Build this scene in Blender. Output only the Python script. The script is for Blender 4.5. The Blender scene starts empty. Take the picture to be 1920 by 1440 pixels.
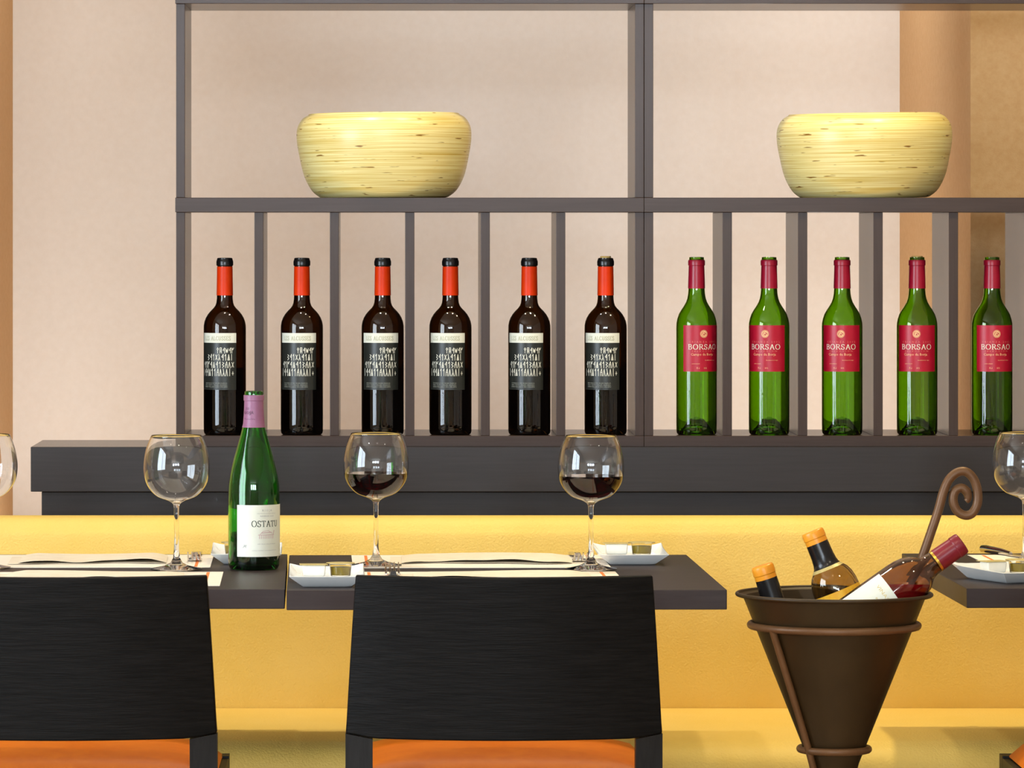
import bpy, bmesh, math, random
from math import sin, cos, pi, radians
from mathutils import Vector, Matrix

random.seed(7)
sc = bpy.context.scene
COL = sc.collection

# ------------------------------------------------------------------ camera
FPX = 8850.0            # focal length in pixels of the 1920x1440 frame (long lens)
VX, VY = 738.0, 435.0   # where the level viewing axis meets the frame
EYE = 1.30
cam_d = bpy.data.cameras.new('camera')
cam_d.sensor_fit = 'HORIZONTAL'
cam_d.sensor_width = 36.0
cam_d.lens = FPX / 1920.0 * 36.0
cam_d.shift_x = (960 - VX) / 1920.0
cam_d.shift_y = -(720 - VY) / 1920.0
cam_d.clip_start = 0.1
cam_d.clip_end = 60
cam = bpy.data.objects.new('camera', cam_d)
cam.location = (0, 0, EYE)
cam.rotation_euler = (radians(90), 0, 0)
COL.objects.link(cam)
sc.camera = cam

def X(px, Y): return (px - VX) / FPX * Y
def Z(py, Y): return EYE - (py - VY) / FPX * Y

# ------------------------------------------------------------------ world, view, lamps
w = bpy.data.worlds.new('world')
sc.world = w
w.use_nodes = True
w.node_tree.nodes['Background'].inputs[0].default_value = (0.75, 0.85, 1.0, 1)
w.node_tree.nodes['Background'].inputs[1].default_value = 1.0
sc.view_settings.view_transform = 'Standard'
sc.view_settings.look = 'None'
sc.view_settings.gamma = 1.0
sc.view_settings.use_curve_mapping = False
sc.view_settings.exposure = -0.02
sc.cycles.use_denoising = True

def area(name, loc, rot, sx, sy, power, col, shape='RECTANGLE', spread=180):
    d = bpy.data.lights.new(name, 'AREA')
    d.shape = shape
    d.size = sx
    if shape in ('RECTANGLE', 'ELLIPSE'):
        d.size_y = sy
    d.energy = power
    d.color = col
    d.spread = radians(spread)
    o = bpy.data.objects.new(name, d)
    o.location = loc
    o.rotation_euler = rot
    COL.objects.link(o)
    return o

CEIL = 2.75
ROOM_L, ROOM_R, ROOM_B = -2.7, 3.6, -2.5
COOL = (0.75, 0.88, 1.0)
WARM = (1.0, 0.87, 0.66)
# daylight entering through the windows (side wall and the wall behind the camera)
area('daylight_side_window', (ROOM_L - 0.10, 5.6, 1.45), (0, radians(-90), 0), 1.7, 2.2, 160, COOL)
for i, xx in enumerate((-1.75, -0.25, 1.25)):
    area('daylight_rear_window', (xx, ROOM_B - 0.10, 2.12), (radians(90), 0, 0), 1.1, 0.86, 140, COOL)

# ------------------------------------------------------------------ material helpers
def lin(r, g, b):
    f = lambda c: (c / 255 / 12.92) if c / 255 <= 0.04045 else ((c / 255 + 0.055) / 1.055) ** 2.4
    return (f(r), f(g), f(b), 1)

def mat(name, col, rough=0.5, metal=0.0, trans=0.0, ior=1.45, spec=0.5, coat=0.0):
    m = bpy.data.materials.new(name)
    m.use_nodes = True
    p = m.node_tree.nodes['Principled BSDF']
    p.inputs['Base Color'].default_value = col
    p.inputs['Roughness'].default_value = rough
    p.inputs['Metallic'].default_value = metal
    p.inputs['Transmission Weight'].default_value = trans
    p.inputs['IOR'].default_value = ior
    p.inputs['Specular IOR Level'].default_value = spec
    p.inputs['Coat Weight'].default_value = coat
    p.inputs['Coat Roughness'].default_value = 0.08
    return m

def node(m, t, **kw):
    n = m.node_tree.nodes.new(t)
    for k, v in kw.items():
        setattr(n, k, v)
    return n

def link(m, a, ao, b, bi):
    m.node_tree.links.new(a.outputs[ao], b.inputs[bi])

def noisy(m, scale, cols, stretch=(1, 1, 1), detail=4, bump=0.0, bscale=None, bstretch=None, rough=0.6, dist=0.002, pos=(0.3, 0.7)):
    """colour variation and fine relief on a material, in object space"""
    p = m.node_tree.nodes['Principled BSDF']
    tc = node(m, 'ShaderNodeTexCoord')
    mp = node(m, 'ShaderNodeMapping')
    mp.inputs['Scale'].default_value = stretch
    link(m, tc, 'Object', mp, 'Vector')
    nz = node(m, 'ShaderNodeTexNoise')
    nz.inputs['Scale'].default_value = scale
    nz.inputs['Detail'].default_value = detail
    nz.inputs['Roughness'].default_value = rough
    link(m, mp, 'Vector', nz, 'Vector')
    if cols:
        cr = node(m, 'ShaderNodeValToRGB')
        cr.color_ramp.elements[0].position = pos[0]
        cr.color_ramp.elements[0].color = cols[0]
        cr.color_ramp.elements[1].position = pos[1]
        cr.color_ramp.elements[1].color = cols[1]
        link(m, nz, 'Fac', cr, 'Fac')
        link(m, cr, 'Color', p, 'Base Color')
    if bump:
        mp2 = node(m, 'ShaderNodeMapping')
        mp2.inputs['Scale'].default_value = bstretch or stretch
        link(m, tc, 'Object', mp2, 'Vector')
        nb = node(m, 'ShaderNodeTexNoise')
        nb.inputs['Scale'].default_value = bscale or scale
        nb.inputs['Detail'].default_value = 3
        link(m, mp2, 'Vector', nb, 'Vector')
        bp = node(m, 'ShaderNodeBump')
        bp.inputs['Strength'].default_value = bump
        bp.inputs['Distance'].default_value = dist
        link(m, nb, 'Fac', bp, 'Height')
        link(m, bp, 'Normal', p, 'Normal')
    return m

M = {}
M['wallpaper'] = noisy(mat('cream_fabric_wallpaper', lin(222, 211, 201), 0.85, spec=0.2), 60,
                       (lin(220, 209, 198), lin(224, 214, 204)), (1, 1, 1), bump=0.10, bscale=420, bstretch=(1, 1, .35), dist=0.001)
M['tan_wall'] = noisy(mat('tan_fabric_wallpaper', lin(209, 168, 120), 0.85, spec=0.2), 90,
                      (lin(205, 162, 114), lin(213, 174, 127)), (1, 1, 1), bump=0.3, bscale=380, dist=0.001)
M['room_wall'] = noisy(mat('plain_room_wall', lin(196, 190, 182), 0.85, spec=0.2), 6, (lin(192, 185, 176), lin(200, 194, 186)))
M['ceiling'] = noisy(mat('ceiling_paint', lin(225, 220, 212), 0.9, spec=0.2), 5, (lin(222, 216, 206), lin(228, 224, 216)))
M['floor'] = noisy(mat('brown_floor', lin(180, 152, 118), 0.4), 8, (lin(172, 143, 108), lin(188, 161, 128)), (1, 8, 1))
M['shelf_wood'] = noisy(mat('grey_brown_laminate', lin(70, 59, 57), 0.24, spec=0.2), 9, (lin(62, 48, 42), lin(68, 54, 48)), (1, 6, 22), bump=0.02, bscale=70, bstretch=(1, 6, 10), dist=0.0006)
M['shelf_wood_v'] = noisy(mat('grey_brown_laminate_upright', lin(70, 59, 57), 0.24, spec=0.2), 9, (lin(62, 48, 42), lin(68, 54, 48)), (22, 6, 1), bump=0.02, bscale=70, bstretch=(10, 6, 1), dist=0.0006)
M['ledge_wood'] = noisy(mat('dark_grey_brown_laminate', lin(55, 50, 50), 0.22, spec=0.3), 7, (lin(48, 44, 44), lin(53, 49, 49)), (1, 6, 30), bump=0.02, bscale=60, bstretch=(1, 6, 14), dist=0.0006)
M['table_wood'] = noisy(mat('dark_table_laminate', lin(58, 50, 49), 0.42, spec=0.15), 8, (lin(54, 46, 45), lin(62, 54, 53)), (1, 12, 12), bump=0.02, bscale=70, bstretch=(1, 14, 14), dist=0.0005)
M['chair_wood'] = noisy(mat('black_stained_oak', lin(16, 16, 16), 0.5, spec=0.11), 10, (lin(8, 8, 8), lin(22, 21, 21)), (1.2, 4, 26), detail=6,
                        bump=0.55, bscale=26, bstretch=(1.0, 4, 20), dist=0.0012, pos=(0.35, 0.75))
M['leg_wood'] = noisy(mat('black_stained_oak_leg', lin(26, 25, 27), 0.45, spec=0.25), 10, (lin(14, 14, 15), lin(26, 26, 27)), (22, 22, 1), bump=0.2, bscale=30, bstretch=(20, 20, 1), dist=0.0008)
M['orange'] = noisy(mat('orange_leather', lin(208, 104, 8), 0.5, spec=0.3), 30, (lin(204, 98, 6), lin(214, 110, 12)), bump=0.3, bscale=500, dist=0.0006)
M['leather'] = noisy(mat('yellow_leather', lin(236, 200, 104), 0.5, spec=0.3), 4, (lin(234, 197, 98), lin(238, 203, 112)), bump=0.6, bscale=260, dist=0.0022)
M['plinth'] = noisy(mat('dark_bench_plinth', lin(70, 58, 50), 0.6), 8, (lin(62, 50, 44), lin(78, 66, 58)), (1, 4, 10))
M['iron'] = noisy(mat('brown_wrought_iron', lin(104, 72, 44), 0.42, metal=0.2), 18, (lin(96, 65, 38), lin(112, 79, 50)), bump=0.25, bscale=120, dist=0.0008)
M['cone'] = noisy(mat('brown_painted_metal', lin(52, 37, 15), 0.45, metal=0.2), 12, (lin(47, 33, 12), lin(57, 41, 18)), bump=0.1, bscale=90, dist=0.0006)
M['porcelain'] = noisy(mat('white_porcelain', lin(236, 236, 232), 0.14, coat=0.4), 5, (lin(234, 234, 230), lin(238, 238, 235)))
M['paper'] = noisy(mat('cream_paper', lin(240, 230, 214), 0.8, spec=0.2), 30, (lin(237, 226, 209), lin(243, 234, 219)), bump=0.1, bscale=300, dist=0.0004)
M['napkin'] = noisy(mat('beige_paper_napkin', lin(232, 219, 196), 0.85, spec=0.15), 30, (lin(228, 214, 190), lin(236, 224, 203)), bump=0.2, bscale=260, dist=0.0005)
M['stripe'] = noisy(mat('orange_print', lin(240, 130, 60), 0.8), 20, (lin(238, 126, 56), lin(242, 136, 66)))
M['steel'] = noisy(mat('polished_steel', lin(205, 200, 192), 0.16, metal=1.0), 20, (lin(200, 195, 187), lin(210, 205, 198)))
M['glass'] = mat('clear_glass', (1, 1, 1, 1), 0.0, trans=1.0, ior=1.47)
M['green_glass'] = mat('green_bottle_glass', (0.32, 0.58, 0.015, 1), 0.0, trans=1.0, ior=1.5)
M['emerald_glass'] = mat('emerald_bottle_glass', (0.08, 0.62, 0.08, 1), 0.0, trans=1.0, ior=1.5)
M['dark_glass'] = mat('dark_brown_bottle_glass', (0.16, 0.085, 0.02, 1), 0.0, trans=1.0, ior=1.5)
M['smoke_glass'] = mat('olive_bottle_glass', (0.62, 0.50, 0.28, 1), 0.0, trans=1.0, ior=1.5)
M['pale_glass'] = mat('pale_bottle_glass', (0.52, 0.36, 0.26, 1), 0.0, trans=1.0, ior=1.5)
M['wine'] = mat('red_wine', (0.03, 0.0012, 0.002, 1), 0.0, trans=1.0, ior=1.36)
M['dark_wine'] = mat('dark_wine', (0.012, 0.004, 0.004, 1), 0.05)
M['rose_wine'] = mat('rose_wine', (0.88, 0.02, 0.07, 1), 0.05, trans=0.2, ior=1.34)
M['black_cap'] = noisy(mat('black_capsule', lin(20, 18, 18), 0.25), 30, (lin(17, 15, 15), lin(24, 22, 22)))
M['red_cap'] = noisy(mat('orange_red_capsule', lin(222, 56, 6), 0.38, spec=0.22), 30, (lin(219, 51, 4), lin(226, 62, 9)))
M['crimson_cap'] = noisy(mat('crimson_capsule', lin(158, 18, 46), 0.3), 30, (lin(152, 14, 42), lin(164, 23, 51)))
M['mauve_cap'] = noisy(mat('mauve_capsule', lin(148, 97, 126), 0.4), 30, (lin(144, 92, 122), lin(153, 103, 131)))
M['maroon_cap'] = noisy(mat('maroon_capsule', lin(122, 30, 42), 0.3), 30, (lin(116, 26, 38), lin(128, 35, 47)))
M['amber_cap'] = noisy(mat('amber_capsule', lin(236, 150, 30), 0.35), 30, (lin(232, 144, 24), lin(240, 157, 38)))
M['gold'] = noisy(mat('gold_foil', lin(214, 170, 70), 0.28, metal=0.8), 30, (lin(208, 163, 62), lin(220, 178, 80)))
M['cork'] = noisy(mat('cork', lin(206, 170, 96), 0.8), 200, (lin(190, 152, 80), lin(218, 184, 112)))
M['label_white'] = noisy(mat('ivory_label_paper', lin(228, 228, 212), 0.6), 40, (lin(225, 225, 208), lin(231, 231, 217)))
M['label_black'] = noisy(mat('black_label_paper', lin(36, 38, 34), 0.35), 40, (lin(33, 35, 31), lin(40, 42, 38)))
M['label_red'] = noisy(mat('crimson_label_paper', lin(172, 12, 44), 0.35), 40, (lin(168, 9, 40), lin(177, 16, 48)))
M['label_yellow'] = noisy(mat('yellow_label_paper', lin(238, 180, 40), 0.5), 90, (lin(228, 160, 28), lin(242, 190, 50)))
M['ink_white'] = noisy(mat('white_ink', lin(232, 230, 214), 0.6), 40, (lin(228, 226, 209), lin(236, 234, 220)))
M['ink_pale'] = noisy(mat('pale_grey_ink', lin(150, 152, 140), 0.6), 40, (lin(146, 148, 136), lin(154, 156, 145)))
M['ink_gold'] = noisy(mat('pale_gold_ink', lin(240, 190, 140), 0.5), 40, (lin(236, 184, 132), lin(244, 197, 150)))
M['ink_rose'] = noisy(mat('rose_ink', lin(222, 120, 110), 0.5), 40, (lin(218, 114, 104), lin(227, 127, 117)))
M['ink_olive'] = noisy(mat('faint_olive_ink', lin(176, 176, 140), 0.6), 40, (lin(170, 170, 134), lin(182, 182, 148)))
M['ink_green'] = noisy(mat('dark_green_ink', lin(44, 56, 40), 0.6), 40, (lin(40, 52, 36), lin(48, 60, 45)))
M['ink_grey'] = noisy(mat('grey_ink', lin(165, 165, 162), 0.6), 40, (lin(160, 160, 157), lin(171, 171, 168)))
M['ink_pink'] = noisy(mat('faint_pink_ink', lin(208, 178, 176), 0.6), 40, (lin(203, 172, 170), lin(213, 185, 182)))
M['ink_plum'] = noisy(mat('plum_ink', lin(96, 58, 84), 0.5), 40, (lin(91, 53, 79), lin(102, 64, 90)))
M['tub_white'] = noisy(mat('white_plastic_tub', lin(238, 236, 226), 0.4), 40, (lin(235, 233, 222), lin(241, 239, 230)))
M['tub_lid'] = noisy(mat('gold_foil_lid', lin(206, 186, 120), 0.4, metal=0.15), 60, (lin(198, 178, 110), lin(214, 196, 134)))
M['tub_clear'] = mat('clear_plastic', (0.96, 0.94, 0.85, 1), 0.04, trans=1.0, ior=1.4)
M['oil'] = mat('olive_oil', (0.50, 0.36, 0.004, 1), 0.0, trans=0.45, ior=1.4)
M['frame_white'] = noisy(mat('white_window_frame', lin(230, 230, 228), 0.5), 10, (lin(226, 226, 224), lin(234, 234, 232)))

def emit_mat(name, col, s):
    m = bpy.data.materials.new(name)
    m.use_nodes = True
    nt = m.node_tree
    nt.nodes.clear()
    e = nt.nodes.new('ShaderNodeEmission')
    e.inputs[0].default_value = col
    e.inputs[1].default_value = s
    o = nt.nodes.new('ShaderNodeOutputMaterial')
    nt.links.new(e.outputs[0], o.inputs[0])
    return m

def bamboo_material():
    m = mat('lacquered_bamboo', lin(226, 204, 120), 0.38, coat=0.25)
    m.node_tree.nodes['Principled BSDF'].inputs['Coat Roughness'].default_value = 0.25
    p = m.node_tree.nodes['Principled BSDF']
    tc = node(m, 'ShaderNodeTexCoord')
    sep = node(m, 'ShaderNodeSeparateXYZ')
    link(m, tc, 'Object', sep, 'Vector')
    at = node(m, 'ShaderNodeMath', operation='ARCTAN2')
    link(m, sep, 'X', at, 0)
    link(m, sep, 'Y', at, 1)
    cb = node(m, 'ShaderNodeCombineXYZ')
    link(m, at, 'Value', cb, 'X')
    link(m, sep, 'Z', cb, 'Z')
    def nz(sx, sz, detail, off):
        mp = node(m, 'ShaderNodeMapping')
        mp.inputs['Scale'].default_value = (sx, 1, sz)
        mp.inputs['Location'].default_value = (off, off, off)
        link(m, cb, 'Vector', mp, 'Vector')
        n = node(m, 'ShaderNodeTexNoise')
        n.inputs['Scale'].default_value = 1.0
        n.inputs['Detail'].default_value = detail
        link(m, mp, 'Vector', n, 'Vector')
        return n
    fine = nz(0.7, 420, 3, 0.0)
    cr = node(m, 'ShaderNodeValToRGB')
    e = cr.color_ramp.elements
    e[0].position, e[0].color = 0.30, lin(213, 181, 84)
    e[1].position, e[1].color = 0.62, lin(246, 231, 164)
    link(m, fine, 'Fac', cr, 'Fac')
    dash = nz(3.2, 210, 2, 11.0)
    cr2 = node(m, 'ShaderNodeValToRGB')
    e = cr2.color_ramp.elements
    e[0].position, e[0].color = 0.655, (0, 0, 0, 1)
    e[1].position, e[1].color = 0.70, (1, 1, 1, 1)
    link(m, dash, 'Fac', cr2, 'Fac')
    mx = node(m, 'ShaderNodeMix', data_type='RGBA')
    link(m, cr2, 'Color', mx, 0)
    link(m, cr, 'Color', mx, 6)
    mx.inputs[7].default_value = lin(140, 96, 20)
    link(m, mx, 2, p, 'Base Color')
    bp = node(m, 'ShaderNodeBump')
    bp.inputs['Strength'].default_value = 0.12
    bp.inputs['Distance'].default_value = 0.001
    link(m, fine, 'Fac', bp, 'Height')
    link(m, bp, 'Normal', p, 'Normal')
    return m
M['bamboo'] = bamboo_material()

# ------------------------------------------------------------------ object helpers
def tag(o, label=None, cat=None, group=None, kind=None):
    if label: o['label'] = label
    if cat: o['category'] = cat
    if group: o['group'] = group
    if kind: o['kind'] = kind
    return o

def thing(name, label, cat, loc=(0, 0, 0), rot=(0, 0, 0), group=None):
    o = bpy.data.objects.new(name, None)
    o.empty_display_size = 0.05
    COL.objects.link(o)
    o.location = loc
    o.rotation_euler = rot
    return tag(o, label, cat, group)

def put(name, me, m, parent=None, smooth=None):
    """link mesh data as ONE object"""
    if m is not None and not me.materials:
        me.materials.append(m)
    if smooth:
        me.shade_smooth()
        me.set_sharp_from_angle(angle=radians(smooth))
    o = bpy.data.objects.new(name, me)
    COL.objects.link(o)
    o.parent = parent
    return o

def mesh(name, vs, fs):
    me = bpy.data.meshes.new(name)
    me.from_pydata([tuple(v) for v in vs], [], fs)
    me.validate()
    bm = bmesh.new()
    bm.from_mesh(me)
    bmesh.ops.remove_doubles(bm, verts=bm.verts, dist=1e-6)
    bmesh.ops.recalc_face_normals(bm, faces=bm.faces)
    bm.to_mesh(me)
    bm.free()
    me.update()
    return me

class MB:
    """collects shapes for one mesh"""
    def __init__(s): s.v, s.f = [], []
    def add(s, vs, fs):
        n = len(s.v)
        s.v += [tuple(v) for v in vs]
        s.f += [tuple(i + n for i in f) for f in fs]
        return s
    def box(s, x0, x1, y0, y1, z0, z1):
        return s.add([(x, y, z) for x in (x0, x1) for y in (y0, y1) for z in (z0, z1)],
                     [(0, 1, 3, 2), (4, 6, 7, 5), (0, 4, 5, 1), (2, 3, 7, 6), (0, 2, 6, 4), (1, 5, 7, 3)])
    def lathe(s, prof, n=48):
        vs, fs = [], []
        for r, z in prof:
            for k in range(n):
                a = 2 * pi * k / n
                vs.append((r * sin(a), -r * cos(a), z))
        for i in range(len(prof) - 1):
            for k in range(n):
                k2 = (k + 1) % n
                fs.append((i * n + k, i * n + k2, (i + 1) * n + k2, (i + 1) * n + k))
        return s.add(vs, fs)
    def tube(s, pts, rad, n=12, caps=True):
        pts = [Vector(p) for p in pts]
        rs = rad if isinstance(rad, (list, tuple)) else [rad] * len(pts)
        vs, fs = [], []
        t0 = (pts[1] - pts[0]).normalized()
        ref = Vector((0, 0, 1)) if abs(t0.z) < 0.9 else Vector((1, 0, 0))
        u = t0.cross(ref).normalized()
        for i, p in enumerate(pts):
            t = (pts[min(i + 1, len(pts) - 1)] - pts[max(i - 1, 0)]).normalized()
            u = (u - t * u.dot(t)).normalized()
            v = t.cross(u)
            for k in range(n):
                a = 2 * pi * k / n
                vs.append(p + (u * cos(a) + v * sin(a)) * rs[i])
        for i in range(len(pts) - 1):
            for k in range(n):
                k2 = (k + 1) % n
                fs.append((i * n + k, i * n + k2, (i + 1) * n + k2, (i + 1) * n + k))
        if caps:
            fs.append(tuple(range(n)))
            fs.append(tuple(range((len(pts) - 1) * n, len(pts) * n)))
        return s.add(vs, fs)
    def torus(s, R, r, z, n=64, k=12):
        vs, fs = [], []
        for i in range(n):
            a = 2 * pi * i / n
            for j in range(k):
                b = 2 * pi * j / k
                q = R + r * cos(b)
                vs.append((q * sin(a), -q * cos(a), z + r * sin(b)))
        for i in range(n):
            for j in range(k):
                i2, j2 = (i + 1) % n, (j + 1) % k
                fs.append((i * k + j, i2 * k + j, i2 * k + j2, i * k + j2))
        return s.add(vs, fs)
    def build(s, name, m, parent=None, smooth=None):
        return put(name, mesh(name, s.v, s.f), m, parent, smooth)

def rbox(x0, x1, y0, y1, z0, z1, bev=0.002, seg=2, name='box'):
    bm = bmesh.new()
    bmesh.ops.create_cube(bm, size=1)
    for v in bm.verts:
        v.co = ((x0 + x1) / 2 + v.co.x * (x1 - x0), (y0 + y1) / 2 + v.co.y * (y1 - y0), (z0 + z1) / 2 + v.co.z * (z1 - z0))
    if bev:
        bmesh.ops.bevel(bm, geom=list(bm.edges), offset=bev, segments=seg, affect='EDGES', profile=0.5)
    me = bpy.data.meshes.new(name)
    bm.to_mesh(me)
    bm.free()
    return me

def rb(name, m, parent, x0, x1, y0, y1, z0, z1, bev=0.0015, seg=2):
    return put(name, rbox(x0, x1, y0, y1, z0, z1, bev, seg, name), m, parent)

def spline(pts, n=8):
    """smooth polyline through 2-D points (Catmull-Rom)"""
    out = []
    P = [pts[0]] + list(pts) + [pts[-1]]
    for i in range(1, len(P) - 2):
        a, b, c, d = P[i - 1], P[i], P[i + 1], P[i + 2]
        for k in range(n):
            t = k / n
            out.append(tuple(0.5 * (2 * b[j] + (c[j] - a[j]) * t + (2 * a[j] - 5 * b[j] + 4 * c[j] - d[j]) * t * t
                                    + (3 * b[j] - a[j] - 3 * c[j] + d[j]) * t ** 3) for j in range(len(b))))
    out.append(tuple(pts[-1]))
    return out

# ------------------------------------------------------------------ lettering
def arc(cx, cy, rx, ry, a0, a1, n=14):
    return [(cx + rx * cos(radians(a0 + (a1 - a0) * k / n)), cy + ry * sin(radians(a0 + (a1 - a0) * k / n))) for k in range(n + 1)]
SERIF = {   # advance, strokes (cap height 1)
    'B': (.66, [[(.12, 0), (.12, 1)], [(0, 1), (.3, 1)] + arc(.3, .76, .22, .24, 90, -90), [(.1, .52), (.32, .52)] + arc(.32, .26, .27, .26, 90, -90) + [(0, 0)]]),
    'O': (.90, [arc(.43, .5, .38, .5, 0, 360, 28)]),
    'R': (.74, [[(.12, 0), (.12, 1)], [(0, 1), (.32, 1)] + arc(.32, .75, .23, .25, 90, -90) + [(.12, .5)], [(.32, .5), (.66, 0)], [(0, 0), (.25, 0)], [(.58, 0), (.74, 0)]]),
    'S': (.60, [[(.48, .78), (.47, .95)] + arc(.27, .75, .2, .25, 40, 230) + arc(.27, .25, .22, .26, 50, -140) + [(.03, .05), (.02, .25)]]),
    'A': (.80, [[(.1, 0), (.4, 1), (.7, 0)], [(.2, .34), (.6, .34)], [(0, 0), (.2, 0)], [(.58, 0), (.82, 0)]]),
    'T': (.72, [[(.34, 0), (.34, 1)], [(.03, .8), (.03, .98), (.65, .98), (.65, .8)], [(.22, 0), (.46, 0)]]),
    'U': (.80, [[(.12, 1), (.12, .35)] + arc(.36, .32, .24, .32, 180, 360) + [(.6, 1)], [(0, 1), (.24, 1)], [(.5, 1), (.7, 1)]]),
    'L': (.58, [[(.12, 0), (.12, 1)], [(0, 1), (.24, 1)], [(0, 0), (.5, 0), (.5, .2)]]),
    'E': (.62, [[(.12, 0), (.12, 1)], [(0, 1), (.5, 1), (.5, .84)], [(.12, .52), (.4, .52)], [(0, 0), (.54, 0), (.54, .18)]]),
    'C': (.76, [[(.64, .78)] + arc(.42, .5, .36, .5, 50, 310, 22) + [(.66, .2)]]),
    ' ': (.45, []),
}
OLD = {     # characters of the old script on the dark labels
    'f': [[(.3, 0), (.3, .5), (.08, .75), (.3, 1), (.52, .75), (.3, .5)]],
    'r': [[(.1, 0), (.1, 1), (.5, 1), (.5, 0)], [(.1, .6), (.5, .6)], [(.1, .3), (.5, .3)]],
    'n': [[(.05, .55), (.3, .75), (.5, 1), (.5, 0)], [(.5, .6), (.2, .45)]],
    'w': [[(.0, .9), (.15, .1), (.3, .7), (.45, .1), (.6, .9)]],
    'm': [[(.05, 0), (.05, 1), (.3, .6), (.55, 1)]],
    'h': [[(.1, .7), (.35, 1), (.35, 0)]],
    'd': [[(.05, .05), (.3, .95), (.55, .05), (.05, .05)], [(.3, .1), (.3, .45)]],
    'x': [[(.05, .1), (.3, .5), (.05, .9)], [(.55, .1), (.3, .5), (.55, .9)]],
    'i': [[(.25, 0), (.25, 1)]],
    'v': [[(.0, 0), (.25, .95), (.5, 0)]],
    'k': [[(.05, 0), (.1, .55), (.4, 1), (.5, .5), (.1, .5)], [(.5, .5), (.5, 0)]],
    'z': [[(.1, .9), (.5, .75), (.1, .5), (.5, .3), (.1, .05)]],
    'l': [[(.0, 0), (.3, .5), (.15, 1)], [(.3, .5), (.5, 0)]],
    '+': [[(.3, .1), (.3, .6)], [(.05, .35), (.55, .35)]],
}
def ribbon(mb, poly, wthick, wthin, fn, maxseg=0.004):
    for (x0, y0), (x1, y1) in zip(poly[:-1], poly[1:]):
        L = math.hypot(x1 - x0, y1 - y0)
        if L < 1e-7: continue
        dx, dy = (x1 - x0) / L, (y1 - y0) / L
        wd = wthin + (wthick - wthin) * abs(dy)
        e = 0.25 * wthin
        n = max(1, int(L / maxseg))
        for k in range(n):
            a0, a1 = L * k / n - (e if k == 0 else 0), L * (k + 1) / n + (e if k == n - 1 else 0)
            q = []
            for a, s in ((a0, -1), (a1, -1), (a1, 1), (a0, 1)):
                q.append(fn(x0 + dx * a - dy * s * wd / 2, y0 + dy * a + dx * s * wd / 2))
            mb.add(q, [(0, 1, 2, 3)])

def serif(mb, txt, u0, v0, h, fn, track=0.12, thick=.15, thin=.06, width=None):
    adv = sum(SERIF[c][0] + track for c in txt) - track
    sx = (width / (adv * h)) if width else 1.0
    u = u0 - adv * h * sx / 2
    for c in txt:
        a, st = SERIF[c]
        for s in st:
            ribbon(mb, [(u + x * h * sx, v0 + y * h) for x, y in s], thick * h, thin * h, fn)
        u += (a + track) * h * sx

def oldscript(mb, txt, uright, v0, h, wglyph, fn, wd):
    u = uright - wglyph * len(txt)
    for c in txt:
        for s in OLD[c]:
            ribbon(mb, [(u + x * wglyph * 1.25, v0 + y * h) for x, y in s], wd, wd, fn)
        u += wglyph

_tc = {}
def small(mb, txt, u0, v0, h, fn, width=None, spacing=1.0):
    """small sans print from the built-in font, laid through fn, centred on u0"""
    key = (txt, spacing)
    if key not in _tc:
        cu = bpy.data.curves.new('print', 'FONT')
        cu.body = txt
        cu.resolution_u = 1
        cu.space_character = spacing
        to = bpy.data.objects.new('print', cu)
        COL.objects.link(to)
        bpy.context.view_layer.update()
        me = bpy.data.meshes.new_from_object(to.evaluated_get(bpy.context.evaluated_depsgraph_get()))
        vs = [(v.co.x, v.co.y) for v in me.vertices]
        fs = [tuple(p.vertices) for p in me.polygons]
        bpy.data.objects.remove(to)
        bpy.data.curves.remove(cu)
        bpy.data.meshes.remove(me)
        _tc[key] = (vs, fs)
    vs, fs = _tc[key]
    x0, x1 = min(v[0] for v in vs), max(v[0] for v in vs)
    s = h / 0.70
    sx = width / (x1 - x0) if width else s
    mb.add([fn(u0 + (x - (x0 + x1) / 2) * sx, v0 + y * s) for x, y in vs], fs)

def patch(r, a0, a1, z0, z1, n=24):
    """curved label patch with a little thickness; angles in degrees, 0 faces the camera"""
    vs, fs = [], []
    for k in range(n + 1):
        a = radians(a0 + (a1 - a0) * k / n)
        for rr in (r, r + 0.0002):
            for z in (z0, z1):
                vs.append((rr * sin(a), -rr * cos(a), z))
    for k in range(n):
        b, c = k * 4, k * 4 + 4
        fs += [(b + 2, c + 2, c + 3, b + 3), (b, b + 1, c + 1, c), (b + 1, b + 3, c + 3, c + 1), (b, c, c + 2, b + 2)]
    fs += [(0, 2, 3, 1), (n * 4, n * 4 + 1, n * 4 + 3, n * 4 + 2)]
    return MB().add(vs, fs)

def cyl(r, a0):
    return lambda u, v: (r * sin(radians(a0) + u / r), -r * cos(radians(a0) + u / r), v)

# ------------------------------------------------------------------ bottles
def shell(outer, t, punt, n=48):
    """closed glass shell from an outer profile that runs from the base edge up to the lip"""
    H = outer[-1][1]
    prof = [(0.0, punt), (outer[0][0] * .35, punt * .85), (outer[0][0] * .72, punt * .25), (outer[0][0] * .9, 0.0)] + list(outer)
    inner = [(max(r - t, .006), z) for r, z in outer if z > 0.012]
    prof += [(inner[-1][0] + t * .3, H + 0.0004)]
    prof += list(reversed(inner))
    r0 = inner[0][0]
    prof += [(r0 * .95, 0.008), (r0 * .75, punt * .25 + .005), (r0 * .36, punt * .85 + .004), (0.0, punt + .004)]
    return MB().lathe(prof, n), inner

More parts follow.
